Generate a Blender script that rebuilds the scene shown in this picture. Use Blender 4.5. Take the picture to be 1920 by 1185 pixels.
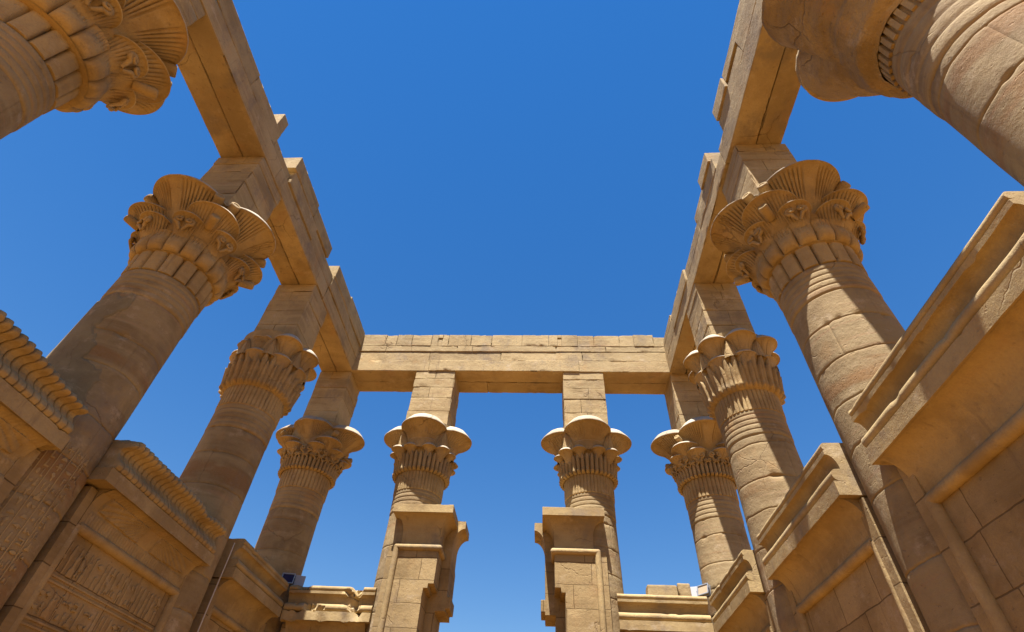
import bpy, math, random
import numpy as np
from mathutils import Matrix

for o in list(bpy.data.objects): bpy.data.objects.remove(o)
S = bpy.context.scene
K = 1.6                                   # eye height above the paved floor; z below is measured from the eye
PI = math.pi

# ------------------------------------------------------------------ camera
cam = bpy.data.cameras.new("camera"); camo = bpy.data.objects.new("camera", cam)
S.collection.objects.link(camo); S.camera = camo
cam.sensor_width = 36.0; cam.lens = 18.309; cam.clip_end = 5000
_r = (0.9981366899, 0.0426773087, 0.0436095807); _u = (-0.0003834224, -0.7103039081, 0.7038950285); _w = (-0.0610164010, 0.7026001747, 0.7089640282)
camo.matrix_world = Matrix(((_r[0], _u[0], -_w[0], 1.422), (_r[1], _u[1], -_w[1], 0.0), (_r[2], _u[2], -_w[2], K), (0, 0, 0, 1)))
# ------------------------------------------------------------------ sky, sun, exposure
SUN = np.array((-0.09, -0.335, 1.0)); SUN /= np.linalg.norm(SUN)
wd = bpy.data.worlds.new("World"); S.world = wd; wd.use_nodes = True
nt = wd.node_tree; sky = nt.nodes.new("ShaderNodeTexSky"); sky.sky_type = 'NISHITA'; sky.sun_disc = False
sky.sun_elevation = math.asin(SUN[2]); sky.sun_rotation = math.atan2(SUN[0], SUN[1])
sky.altitude = 100; sky.air_density = 1.25; sky.dust_density = 0.0; sky.ozone_density = 4.0
bg = nt.nodes["Background"]; hs = nt.nodes.new("ShaderNodeHueSaturation"); hs.inputs["Saturation"].default_value = 1.58; hs.inputs["Hue"].default_value = 0.512
gm = nt.nodes.new("ShaderNodeGamma"); gm.inputs[1].default_value = 0.72; nt.links.new(sky.outputs[0], gm.inputs[0]); nt.links.new(gm.outputs[0], hs.inputs["Color"])
nt.links.new(hs.outputs[0], bg.inputs[0]); bg.inputs[1].default_value = 0.069
sl = bpy.data.lights.new("sun", 'SUN'); sl.energy = 5.0; sl.angle = math.radians(0.5); sl.color = (1.0, 0.955, 0.93)
so = bpy.data.objects.new("sun", sl); S.collection.objects.link(so)
from mathutils import Vector
so.rotation_euler = Vector(SUN).to_track_quat('Z', 'Y').to_euler(); so.location = (0, 0, 60)
S.view_settings.view_transform = 'Standard'; S.view_settings.look = 'None'
S.view_settings.exposure = 1.75; S.view_settings.gamma = 1.0
S.render.engine = 'CYCLES'
S.cycles.max_bounces = 10; S.cycles.diffuse_bounces = 8; S.cycles.use_denoising = True

# ------------------------------------------------------------------ noise
def _h(i, j, k, s):
    n = (i*374761393 + j*668265263 + k*1274126177 + s*974634721) & 0x7fffffff
    n = ((n ^ (n >> 13)) * 1274126177) & 0x7fffffff
    return ((n ^ (n >> 16)) & 0xffff) / 65535.0
def vnoise(P, s=0):
    P = np.asarray(P, float); I = np.floor(P).astype(np.int64); F = P - I; F = F*F*(3-2*F)
    i, j, k = I[..., 0], I[..., 1], I[..., 2]; x, y, z = F[..., 0], F[..., 1], F[..., 2]
    r = 0
    for a in (0, 1):
        for b in (0, 1):
            for c in (0, 1):
                r = r + _h(i+a, j+b, k+c, s) * (x if a else 1-x) * (y if b else 1-y) * (z if c else 1-z)
    return r*2-1
def fbm(P, s=0, o=3):
    P = np.asarray(P, float); r = 0; a = 1.0
    for q in range(o): r = r + a*vnoise(P*(2.03**q)+q*7.3, s+q); a *= .5
    return r/1.75
def ss(a, b, x):
    t = np.clip((x-a)/(b-a), 0, 1); return t*t*(3-2*t)

# ------------------------------------------------------------------ mesh builder
SC = [1.0, 1.0, 1.0]                       # current stretch from drawing units to metres
class MB:
    def __init__(self): self.v = []; self.f = []; self.n = 0
    def add(self, verts, faces):
        verts = np.asarray(verts, float).reshape(-1, 3)
        for f in faces:
            self.f.append(np.asarray(f, np.int64).reshape(len(f), -1) + self.n)
        self.v.append(verts); self.n += len(verts)
    def grid(self, P, closeu=False, closev=False):
        nu, nv = P.shape[:2]; idx = np.arange(nu*nv).reshape(nu, nv)
        if closeu: idx = np.vstack([idx, idx[:1]])
        if closev: idx = np.hstack([idx, idx[:, :1]])
        q = np.stack([idx[:-1, :-1], idx[1:, :-1], idx[1:, 1:], idx[:-1, 1:]], -1).reshape(-1, 4)
        self.add(P.reshape(-1, 3), [q])
    def ngon(self, P): self.add(P, [np.arange(len(P))[None]])
    def xform(self, fn):
        self.v = [fn(np.concatenate(self.v))]; return self
    def build(self, name, mat, parent=None, ang=40, k=True):
        V = np.concatenate(self.v)*np.array(SC)
        if k: V = V + np.array((0, 0, K))
        me = bpy.data.meshes.new(name)
        me.vertices.add(len(V)); me.vertices.foreach_set("co", V.astype(np.float32).ravel())
        L = np.concatenate([f.ravel() for f in self.f]); tot = np.concatenate([np.full(len(f), f.shape[1]) for f in self.f])
        st = np.concatenate([[0], np.cumsum(tot)[:-1]])
        me.loops.add(len(L)); me.loops.foreach_set("vertex_index", L.astype(np.int32))
        me.polygons.add(len(tot)); me.polygons.foreach_set("loop_start", st.astype(np.int32))
        me.update(calc_edges=True); me.validate()
        me.polygons.foreach_set("use_smooth", np.ones(len(me.polygons), bool))
        if ang: me.set_sharp_from_angle(angle=math.radians(ang))
        me.materials.append(mat)
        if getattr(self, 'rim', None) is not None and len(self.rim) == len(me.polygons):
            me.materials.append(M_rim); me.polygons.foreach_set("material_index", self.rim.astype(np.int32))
        o = bpy.data.objects.new(name, me); S.collection.objects.link(o)
        if parent is not None: o.parent = parent
        return o
def thing(name, loc, label, cat, group=None):
    o = bpy.data.objects.new(name, None); S.collection.objects.link(o); o.location = loc; o.empty_display_size = .3
    return tag(o, label, cat, group)
def tag(o, label, cat, group=None):
    o["label"] = label; o["category"] = cat; o["kind"] = "thing"
    if group: o["group"] = group
    return o
def kid(src, parent, rz=0.0, name=None):
    c = src.copy(); S.collection.objects.link(c); c.parent = parent; c.rotation_euler = (0, 0, rz)
    if name: c.name = name
    return c

def block(mb, lo, hi, seg=.22, b=.014, chip=.05, rough=.004, seed=0, fn=None):
    """a worn ashlar block: rounded edges, slightly uneven faces, chipped arrises"""
    lo = np.array(lo, float); hi = np.array(hi, float); b = min(b, float((hi-lo).min())*.3)
    ax = []
    for a in range(3):
        L = hi[a]-lo[a]; n = max(1, int(round((L-4*b)/seg)))
        ax.append(np.concatenate([[lo[a], lo[a]+b], np.linspace(lo[a]+2*b, hi[a]-2*b, n+1), [hi[a]-b, hi[a]]]))
    for a in range(3):
        u, v = (a+1) % 3, (a+2) % 3
        U, Vv = np.meshgrid(ax[u], ax[v], indexing='ij')
        for side in (0, 1):
            P = np.zeros(U.shape+(3,)); P[..., u] = U; P[..., v] = Vv; P[..., a] = hi[a] if side else lo[a]
            inner = np.clip(P, lo+b, hi-b); d = P-inner; n = np.linalg.norm(d, axis=-1, keepdims=True); d = d/np.maximum(n, 1e-6)
            Q = inner + d*b
            ed = np.sum((np.abs(P-lo) < b*1.5) | (np.abs(hi-P) < b*1.5), axis=-1)
            nz = fbm(P*2.1+seed*3.1, seed); n2 = vnoise(P*1.1+seed*5.7, seed+9); n3 = vnoise(P*6+seed*2.2, seed+4)
            amt = rough*nz + np.where(ed >= 2, -np.maximum(0, n2*.6+n3*.5-.30)*chip*2, 0)
            ctr = np.clip(P, lo+3*b, hi-3*b); d2 = P-ctr; d2 = d2/np.maximum(np.linalg.norm(d2, axis=-1, keepdims=True), 1e-6)
            Q = Q + d2*amt[..., None]
            if side == 0: Q = Q[::-1]
            mb.grid(Q if fn is None else fn(Q))

# ------------------------------------------------------------------ materials
def stone(name, A=(0.340, 0.243, 0.109), B=(0.274, 0.186, 0.079), C=(0.385, 0.288, 0.138), strata=.45, stain=.35, band=0.0, brick=None, bump=.5, pits=.5, rough_tex=0.0, weather=.75, island=.0):
    m = bpy.data.materials.new(name); m.use_nodes = True; N = m.node_tree.nodes; Lk = m.node_tree.links
    bs = N["Principled BSDF"]; bs.inputs["Roughness"].default_value = .92; bs.inputs["Specular IOR Level"].default_value = .15
    geo = N.new("ShaderNodeNewGeometry"); pos = geo.outputs["Position"]
    def mp(sc, loc=(0, 0, 0), rot=(0, 0, 0)):
        n = N.new("ShaderNodeMapping"); n.inputs["Scale"].default_value = sc; n.inputs["Location"].default_value = loc; n.inputs["Rotation"].default_value = rot
        Lk.new(pos, n.inputs[0]); return n.outputs[0]
    def noise(vec, sc, det=4, rg=.55, dist=0.0):
        n = N.new("ShaderNodeTexNoise"); n.inputs["Scale"].default_value = sc; n.inputs["Detail"].default_value = det
        n.inputs["Roughness"].default_value = rg; n.inputs["Distortion"].default_value = dist; Lk.new(vec, n.inputs["Vector"]); return n.outputs[0]
    def ramp(f, a, b):
        n = N.new("ShaderNodeMapRange"); n.interpolation_type = 'SMOOTHSTEP'; n.inputs[1].default_value = a; n.inputs[2].default_value = b; Lk.new(f, n.inputs[0]); return n.outputs[0]
    def math_(op, x, y):
        n = N.new("ShaderNodeMath"); n.operation = op
        for i, q in enumerate((x, y)):
            if isinstance(q, (int, float)): n.inputs[i].default_value = q
            else: Lk.new(q, n.inputs[i])
        return n.outputs[0]
    def mix(f, x, y, mode='MIX'):
        n = N.new("ShaderNodeMix"); n.data_type = 'RGBA'; n.blend_type = mode
        if isinstance(f, (int, float)): n.inputs[0].default_value = f
        else: Lk.new(f, n.inputs[0])
        for i, q in ((6, x), (7, y)):
            if isinstance(q, tuple): n.inputs[i].default_value = q+(1,)
            else: Lk.new(q, n.inputs[i])
        return n.outputs[2]
    base = mix(ramp(noise(pos, .8, 7, .65), .40, .60), tuple(min(1, c*1.09) for c in A), tuple(c*.86 for c in B))
    st = ramp(noise(mp((.35, .35, 5.5), rot=(.05, .07, 0)), 1.0, 6, .62, .4), .42, .68)
    base = mix(math_('MULTIPLY', st, strata), base, C)
    st2 = ramp(noise(mp((.5, .5, 11), (3, 1, 7), (.03, -.05, 0)), 1.0, 4, .6, .6), .56, .70)
    base = mix(math_('MULTIPLY', st2, strata*.8), base, (.30, .185, .095))
    if stain:
        sn = math_('MULTIPLY', ramp(noise(mp((1, 1, .7), (9, 4, 2)), 1.3, 6, .62), .55, .72), stain)
        base = mix(sn, base, (.36, .205, .075))
        sn2 = math_('MULTIPLY', ramp(noise(mp((1, 1, 1.6), (2, 8, 5)), .9, 7, .65), .60, .74), stain*.9)
        base = mix(sn2, base, (.19, .135, .09))
    if band:
        bn = math_('MULTIPLY', ramp(noise(mp((1, 1, 2.2), (7, 7, 1)), 1.1, 5, .6), .36, .56), math_('MULTIPLY', ramp(noise(mp((.12, .12, 1.25), (5, 2, 3.3), (.02, .05, 0)), 1.0, 4, .5, .3), .585, .64), band))
        base = mix(bn, base, (.215, .110, .036))
    # grey weathering, dark water runs, patches bleached by the sun
    gw = math_('MULTIPLY', ramp(noise(mp((1, 1, .8), (4, 6, 1)), .8, 8, .68), .54, .70), weather)
    base = mix(gw, base, (.175, .140, .098))
    run = math_('MULTIPLY', ramp(noise(mp((5.5, 5.5, .45), (1, 3, 0)), 1.0, 5, .6), .60, .76), weather*.8)
    base = mix(run, base, (.145, .10, .055))
    pale = math_('MULTIPLY', ramp(noise(mp((1, 1, 1.3), (12, 3, 8)), 1.7, 8, .72), .55, .72), .65)
    base = mix(pale, base, (.44, .35, .225))
    # block by block tone
    isl = geo.outputs["Random Per Island"]
    tone = N.new("ShaderNodeMapRange"); tone.inputs[3].default_value = 1-island; tone.inputs[4].default_value = 1+island*.5; Lk.new(isl, tone.inputs[0])
    hv = N.new("ShaderNodeHueSaturation"); Lk.new(base, hv.inputs["Color"]); Lk.new(tone.outputs[0], hv.inputs["Value"]); base = hv.outputs[0]
    # hairline cracks
    wc = N.new("ShaderNodeTexNoise"); wc.inputs["Scale"].default_value = 1.6; wc.inputs["Detail"].default_value = 5; Lk.new(pos, wc.inputs["Vector"])
    wv2 = N.new("ShaderNodeVectorMath"); wv2.operation = 'SCALE'; wv2.inputs[3].default_value = .55; Lk.new(wc.outputs[1], wv2.inputs[0])
    av2 = N.new("ShaderNodeVectorMath"); av2.operation = 'ADD'; Lk.new(pos, av2.inputs[0]); Lk.new(wv2.outputs[0], av2.inputs[1])
    vo = N.new("ShaderNodeTexVoronoi"); vo.feature = 'DISTANCE_TO_EDGE'; vo.inputs["Scale"].default_value = .55; Lk.new(av2.outputs[0], vo.inputs["Vector"])
    cm = ramp(noise(mp((1, 1, 1), (2, 9, 4)), .7, 2, .5), .53, .66)
    crack = math_('MULTIPLY', math_('SUBTRACT', 1.0, ramp(vo.outputs["Distance"], .001, .008)), cm)
    base = mix(math_('MULTIPLY', crack, .5), base, (.085, .052, .026))
    fine = noise(pos, 34, 6, .7)
    base = mix(math_('MULTIPLY', ramp(fine, .3, .75), .45), base, (.24, .165, .10))
    dk = ramp(noise(pos, 5.5, 6, .68), .60, .72)
    base = mix(math_('MULTIPLY', dk, .5), base, (.20, .14, .085))
    h = math_('SUBTRACT', math_('MULTIPLY', fine, .3), math_('MULTIPLY', crack, .8))
    h = math_('ADD', h, math_('MULTIPLY', noise(pos, 6, 6, .66), .85))
    pn = ramp(noise(mp((1, 1, 1.6)), 9, 3, .5), .66, .72)
    h = math_('SUBTRACT', h, math_('MULTIPLY', pn, pits))
    base = mix(math_('MULTIPLY', pn, .5*min(1, pits)), base, (.16, .10, .055))
    if rough_tex:
        h = math_('ADD', h, math_('MULTIPLY', noise(pos, 16, 4, .65), rough_tex))
    if brick:
        w, hh, axis = brick
        sx = N.new("ShaderNodeSeparateXYZ"); wn = N.new("ShaderNodeTexNoise"); wn.inputs["Scale"].default_value = 3.0; Lk.new(pos, wn.inputs["Vector"])
        wv = N.new("ShaderNodeVectorMath"); wv.operation = 'SCALE'; wv.inputs[3].default_value = .045; Lk.new(wn.outputs[1], wv.inputs[0])
        av = N.new("ShaderNodeVectorMath"); av.operation = 'ADD'; Lk.new(pos, av.inputs[0]); Lk.new(wv.outputs[0], av.inputs[1]); Lk.new(av.outputs[0], sx.inputs[0])
        cx = N.new("ShaderNodeCombineXYZ"); Lk.new(math_('ADD', sx.outputs[0], sx.outputs[1]) if axis == 'xy' else sx.outputs[axis], cx.inputs[0]); Lk.new(sx.outputs[2], cx.inputs[1])
        br = N.new("ShaderNodeTexBrick"); br.inputs["Scale"].default_value = 1.0; br.inputs["Mortar Size"].default_value = .011; br.inputs["Mortar Smooth"].default_value = .35
        br.inputs["Brick Width"].default_value = w; br.inputs["Row Height"].default_value = hh; br.offset = .43; br.squash = .8; br.squash_frequency = 3
        br.inputs["Color1"].default_value = (1, 1, 1, 1); br.inputs["Color2"].default_value = (.70, .67, .62, 1); br.inputs["Mortar"].default_value = (.22, .17, .12, 1)
        Lk.new(cx.outputs[0], br.inputs["Vector"])
        base = mix(.75, base, br.outputs[0], 'MULTIPLY')
        h = math_('SUBTRACT', h, math_('MULTIPLY', br.outputs[1], 1.1))
    bp = N.new("ShaderNodeBump"); bp.inputs["Strength"].default_value = bump; bp.inputs["Distance"].default_value = .045
    Lk.new(h, bp.inputs["Height"]); Lk.new(bp.outputs[0], bs.inputs["Normal"]); Lk.new(base, bs.inputs["Base Color"])
    return m
def plain(name, col, rough=.5, metal=0.0):
    m = bpy.data.materials.new(name); m.use_nodes = True; b = m.node_tree.nodes["Principled BSDF"]
    n = m.node_tree.nodes.new("ShaderNodeTexNoise"); n.inputs["Scale"].default_value = 12; n.inputs["Detail"].default_value = 5
    x = m.node_tree.nodes.new("ShaderNodeMix"); x.data_type = 'RGBA'; x.inputs[6].default_value = col+(1,); x.inputs[7].default_value = tuple(c*.7 for c in col)+(1,)
    m.node_tree.links.new(n.outputs[0], x.inputs[0]); m.node_tree.links.new(x.outputs[2], b.inputs["Base Color"])
    b.inputs["Roughness"].default_value = rough; b.inputs["Metallic"].default_value = metal; return m
M_shaft = stone("sandstone_shaft", A=(0.262, 0.193, 0.093), B=(0.212, 0.147, 0.067), C=(0.300, 0.230, 0.118), strata=.8, stain=.4, band=.75, bump=.55, island=.14)
M_cap = stone("sandstone_carved", A=(0.348, 0.247, 0.106), B=(0.296, 0.202, 0.081), strata=.3, stain=.4, bump=.6, pits=.4)
M_rim = stone("pale_rim_sandstone", A=(0.400, 0.345, 0.255), B=(0.350, 0.288, 0.200), C=(0.430, 0.381, 0.290), strata=.2, stain=.25, bump=.5, pits=.3)  # paler, less orange stone for the umbel lips and tops
M_rough = stone("sandstone_unfinished", A=(0.333, 0.235, 0.101), B=(0.266, 0.176, 0.065), strata=.2, stain=.5, bump=.9, pits=.4, rough_tex=1.3)
M_beam = stone("sandstone_beam", A=(0.348, 0.258, 0.122), B=(0.303, 0.216, 0.098), C=(0.392, 0.299, 0.149), strata=.75, stain=.45, bump=.5, pits=.6, island=.16)
M_wall = stone("sandstone_wall", A=(0.333, 0.239, 0.109), B=(0.281, 0.195, 0.083), strata=.35, stain=.3, brick=(1.25, .62, 'xy'), bump=.45)
M_mould = stone("sandstone_moulding", A=(0.340, 0.247, 0.109), B=(0.289, 0.202, 0.087), strata=.25, stain=.35, bump=.4, pits=.35)
M_patch = stone("grey_repair_mortar", A=(0.200, 0.164, 0.089), B=(0.178, 0.142, 0.076), C=(0.215, 0.179, 0.098), strata=.1, stain=.1, bump=.3, pits=.2)
M_sand = stone("sandy_paving", A=(0.214, 0.092, 0.0055), B=(0.180, 0.078, 0.0045), C=(0.240, 0.104, 0.008), strata=.1, stain=.1, bump=.3, weather=.15)
M_white = plain("white_painted_metal", (.30, .29, .28)); M_grey = plain("grey_painted_metal", (.30, .32, .35), .4, .3)
M_dark = plain("dark_housing", (.03, .03, .035), .5); M_glass = plain("dark_blue_glass", (.012, .02, .07), .12); M_lens = plain("stone_reflection_glass", (.42, .33, .22), .25)  # lens colour stands in for stone reflected in the glass
M_cable = plain("pale_cable", (.5, .45, .38), .6)

# ------------------------------------------------------------------ ground
g = MB(); xs = np.array([-2500, -400, -60, -20, -8, 0, 8, 20, 60, 400, 2500.]); X, Y = np.meshgrid(xs, xs+8, indexing='ij')
g.grid(np.stack([X, Y, np.zeros_like(X)], -1)); go = g.build("ground", M_sand, k=False); go["kind"] = "structure"

SC[:] = (1.02, 1.02, 1.025)
# ------------------------------------------------------------------ column pieces (local to the column axis)
rng = random.Random(4)
def lathe(mb, prof, n=128, fn=None):
    prof = np.asarray(prof, float); th = np.linspace(0, 2*PI, n, endpoint=False)
    T, Z = np.meshgrid(th, prof[:, 1], indexing='ij'); R_ = np.broadcast_to(prof[:, 0], T.shape)
    if fn is not None: R_ = fn(T, Z, R_)
    mb.grid(np.stack([R_*np.sin(T), -R_*np.cos(T), Z], -1), closeu=True)
def shaft_r(z): return .805 - np.maximum(0, np.asarray(z, float)-5)*.0115
def make_shaft(seed, ox, oy, ztop=7.82, rings=5, ring_lo=7.2):
    rg = random.Random(seed); js = []; z = -1.0+rg.random()*.5
    while z < ring_lo-.15:
        js.append(z); z += rg.uniform(.62, 1.0)
    js.append(ring_lo-.02)
    rows = []
    zz = -K
    base = list(np.arange(-K, ztop, .11))
    for j in js: base += [j-.07, j-.03, j-.014, j, j+.014, j+.03, j+.07]
    rh = (ztop-ring_lo)/rings
    for i in range(rings):
        for q in np.linspace(0.02, .98, 8): base.append(ring_lo+rh*(i+q))
    base.append(ztop); zs = np.array(sorted(base))
    js = np.array(js); n = 224
    th = np.linspace(0, 2*PI, n, endpoint=False); T, Z = np.meshgrid(th, zs, indexing='ij')
    P0 = np.stack([np.sin(T)*.85+ox, -np.cos(T)*.85+oy, Z], -1)
    near = np.abs(Z[..., None]-js).argmin(-1); dz = np.abs(Z-js[near])
    wob = fbm(np.stack([np.sin(T)*2+near*3.3, np.cos(T)*2+seed, near*1.7], -1), seed, 4)*.05
    Z2 = Z + np.where(Z < ring_lo-.03, wob*np.exp(-(dz/.2)**2), 0)
    R_ = shaft_r(Z)
    R_ = R_ - .016*np.exp(-(dz/.012)**2) - .10*np.maximum(0, vnoise(P0*2.3, seed+3)*.7+vnoise(P0*7, seed+5)*.5-.42)*np.exp(-(dz/.05)**2)
    R_ = R_ + .006*fbm(P0*1.6, seed+7) - .10*np.maximum(0, fbm(P0*np.array((1.6, 1.6, 2.4)), seed+11, 2)-.62)
    dr = np.searchsorted(js, Z)
    for d in range(len(js)+1):
        for q in range(2 if rg.random() < .45 else 1):
            t0 = int((rg.random()+q)*n/2); R_[t0 % n] -= np.where(dr[t0 % n] == d, .012, 0)
    inr = Z >= ring_lo
    ph = np.mod((Z-ring_lo)/rh, 1.0)
    R_ = np.where(inr, shaft_r(ring_lo)-.002 + .017*np.maximum(0, 1-np.abs(2*ph-1)**4) + .004*fbm(P0*3, seed), R_)
    mb = MB(); P = np.stack([R_*np.sin(T), -R_*np.cos(T), Z2], -1)
    cuts = [0]+[int(np.argmin(np.abs(zs-j))) for j in js]+[len(zs)-1]
    for a, b in zip(cuts[:-1], cuts[1:]): mb.grid(P[:, a:b+1], closeu=True)
    return mb
def make_stems(n, z0=7.82, z1=8.5, depth=.03, r0=.80, r1=.815, fat=False, seed=0):
    m = n*12; mb = MB(); zs = np.concatenate([[z0, z0+.02], np.linspace(z0+.05, z1, 12)])
    def fn(T, Z, R_):
        ph = np.abs(np.sin(T*n/2)); rr = r0+(r1-r0)*(Z-z0)/(z1-z0)
        prof = np.sqrt(np.maximum(0, 1-(1-ph)**3.2)) if fat else ph**.35
        return rr + depth*prof*np.where(Z < z0+.01, .0, 1) - depth*.5 + .004*fbm(np.stack([np.sin(T)*3, np.cos(T)*3, Z*3], -1), seed)
    lathe(mb, np.stack([np.ones_like(zs), zs], -1), m, fn); return mb
def make_core(prof, seed=0):
    mb = MB(); p = np.asarray(prof, float); zz = np.linspace(p[0, 1], p[-1, 1], 26); rr = np.interp(zz, p[:, 1], p[:, 0])
    lathe(mb, np.stack([rr, zz], -1), 96, lambda T, Z, R_: R_+.012*fbm(np.stack([np.sin(T)*2.5, np.cos(T)*2.5, Z*3], -1), seed))
    rr_ = rr[-1]; mb.ngon(np.array([(rr_*math.sin(t), -rr_*math.cos(t), zz[-1]) for t in np.linspace(0, 2*PI, 96, endpoint=False)]))
    return mb
def make_umbel(z0, z1, lip, c0, c1, r0, r1, tang=1.0, ribs=0, amp=.035, wedge=.22, pw=.72, nu=160, nv=22, seed=0, dmg=0.0, blade=0):
    """open papyrus / lily umbel: circular flaring bell that leans outwards, carved ribs underneath, rounded lip, domed top"""
    v = np.sin(np.linspace(0, PI/2, nv)); f = pw*v + (1-pw)*(1-np.sqrt(np.maximum(0, 1-v*v)))
    u = np.linspace(0, 2*PI, nu, endpoint=False); U, V = np.meshgrid(u, v, indexing='ij'); F = np.broadcast_to(f, U.shape)
    c = c0+(c1-c0)*F; r = r0+(r1-r0)*F; z = z0+(z1-z0)*V
    if ribs:
        uu = np.minimum(U, 2*PI-U); g_ = 1-np.abs(np.sin(ribs*U/2))**.55
        fade = ss(.25, .5, V)*(1-ss(.97, 1.0, V))*ss(wedge, wedge+.05, uu)
        r = r - amp*g_*fade
        edge = np.exp(-((uu-wedge)/.03)**2)*ss(.2, .5, V)*(1-ss(.97, 1, V)); r = r - amp*.8*edge
    P = np.stack([r*tang*np.sin(U), -c-r*np.cos(U), z], -1)
    cap = []
    for a in (.04, .12, .3, .5, .7, .85, 1.0):
        rr_ = r1+.016-lip*.8*max(0, a-.06)**1.1 - (.012 if a < .1 else 0)
        cap.append(np.stack([rr_*tang*np.sin(u), -c1-rr_*np.cos(u), np.full_like(u, z1+lip*a)], -1))
    r1 = rr_
    for k in (.8, .5, .02): cap.append(np.stack([r1*k*tang*np.sin(u), -c1-r1*k*np.cos(u), np.full_like(u, z1+lip+.02*(1-k))], -1))
    P = np.concatenate([P, np.stack(cap, 1)], 1)
    nz = fbm(P*3.1+seed, seed)*.010 + vnoise(P*9+seed, seed)*.003
    d = P-np.array((0, -c1*.5, z0-.3)); d /= np.linalg.norm(d, axis=-1, keepdims=True)
    if dmg:
        nz = nz - dmg*np.maximum(0, fbm(P*1.7+seed*2.1, seed+2)+.25)*ss(z0+.3*(z1-z0), z1, P[..., 2])
    mb = MB(); mb.grid(P+d*nz[..., None], closeu=True)
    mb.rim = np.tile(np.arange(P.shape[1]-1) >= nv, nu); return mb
def make_leafrow(n, z0, z1, r0, r1, bulge=.055, layers=1, seed=0, tip=.55, vein=False):
    """row of upright rounded leaves wrapped round the bell"""
    m = n*20; zs = np.linspace(z0, z1, 36); mb = MB()
    def fn(T, Z, R_):
        h = (Z-z0)/(z1-z0); r = r0+(r1-r0)*h; out = r-.055
        for k in range(layers):
            ph = np.mod(T*n/(2*PI)+.5*k, 1.0)*2-1; top = 1.0 if k == 0 and layers > 1 else (.72 if layers > 1 else 1.0)
            hh = h/top
            w = np.where(hh < tip, .97, np.sqrt(np.maximum(0, 1-((hh-tip)/(1-tip))**2)))
            if layers > 1: w = w*(.60 if k else .92)
            ins = np.abs(ph) < w*.90
            x = np.abs(ph)/np.maximum(w*.92, .05)
            foot = np.sqrt(np.maximum(0, 1-(1-np.clip(hh/.13, 0, 1))**2))
            body = (bulge*(1+.75*k)*np.sqrt(np.maximum(0, 1-x**2.0)) + .03*np.exp(-((hh-.12)/.10)**2)*np.maximum(0, 1-x**2))*foot
            if vein: body = body - .03*np.exp(-(ph/.12)**2)*ss(.2, .4, hh)*(1-ss(.8, .95, hh))
            out = np.where(ins & (hh <= 1), np.maximum(out, r+body), out)
        return out
    lathe(mb, np.stack([np.ones_like(zs), zs], -1), m, fn)
    lathe(mb, [(r0-.15, z0-.004), (r0-.03, z0-.004)], 96)
    return mb
def make_cups(n, z0, z1, r0, r1, bulge=.09, seed=0):
    """row of fat swelling cups with hooked tops, low on the bell"""
    m = n*18; zs = np.linspace(z0, z1, 26); mb = MB()
    def fn(T, Z, R_):
        h = (Z-z0)/(z1-z0); ph = np.mod(T*n/(2*PI), 1.0)*2-1
        prof = np.maximum(0, 1-np.abs(ph)**3.4)**.6; bell = np.sqrt(np.maximum(0, 1-(1-np.clip(h/.22, 0, 1))**2))*(1-.75*ss(.3, 1.0, h))+.10*ss(.85, 1, h)
        strg = .012*np.cos(ph*22)*ss(.35, .8, h)
        return r0+(r1-r0)*h + bulge*prof*bell + strg*prof + .006*fbm(np.stack([np.sin(T)*4, np.cos(T)*4, Z*4], -1), seed)
    lathe(mb, np.stack([np.ones_like(zs), zs], -1), m, fn)
    lathe(mb, [(r0-.1, z0-.01), (r0+bulge*.5, z0-.01)], 96); return mb
def tube(mb, path, rad, n=10, cap=True):
    path = np.asarray(path, float); rad = np.broadcast_to(rad, len(path)); t = np.gradient(path, axis=0); t /= np.linalg.norm(t, axis=1, keepdims=True)
    up = np.array((.13, .21, .97)); a = np.cross(t, up); a /= np.linalg.norm(a, axis=1, keepdims=True); b = np.cross(t, a)
    ph = np.linspace(0, 2*PI, n, endpoint=False)
    P = path[None]+rad[None, :, None]*(np.cos(ph)[:, None, None]*a[None]+np.sin(ph)[:, None, None]*b[None]); mb.grid(P, closeu=True)
    if cap: mb.ngon(P[:, 0]); mb.ngon(P[::-1, -1])
def make_volutes(R_, z, n, off, size=.10, seed=0, both=True):
    """pairs of little scrolls curling over between the lilies"""
    mb = MB()
    for i in range(n):
        th = off+2*PI*i/n
        for s in ((-1, 1) if both else (1,)):
            ps = []; rs = []
            for q in np.linspace(0, 1, 22):
                a = -PI/2 + q*PI*2.5; rr = size*(1-.68*q)
                lx = s*(size*1.15 + rr*math.cos(a)*1.0); lz = z+rr*math.sin(a)+ (0 if q > .1 else -0)
                t = th+lx/R_; ro = R_+.05+.05*q
                ps.append((ro*math.sin(t), -ro*math.cos(t), lz)); rs.append(.05*(1-.4*q)*size/.1)
            # stalk coming up to the scroll
            st = [((R_-.02)*math.sin(th+s*.3*size/R_), -(R_-.02)*math.cos(th+s*.3*size/R_), z-2.6*size)]
            tube(mb, np.array(st+ps), np.array([.03*size/.1]+rs), 8)
    return mb
def make_stub(c, r, z, L=.3):
    mb = MB(); n = 20; ph = np.linspace(0, 2*PI, n, endpoint=False); rings = []
    d = np.array((0, -math.cos(.35), math.sin(.35))); e1 = np.array((1., 0, 0)); e2 = np.cross(d, e1); p = np.array((0, -c, z))
    for s, k in ((0, .8), (.15, .95), (.85, 1.0), (.97, .96), (1.0, .82), (1.0, .55), (.97, .5), (.97, .02)):
        rings.append(p+d*L*s+r*k*(np.cos(ph)[:, None]*e1+np.sin(ph)[:, None]*e2))
    mb.grid(np.stack(rings, 1), closeu=True); return mb
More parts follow.
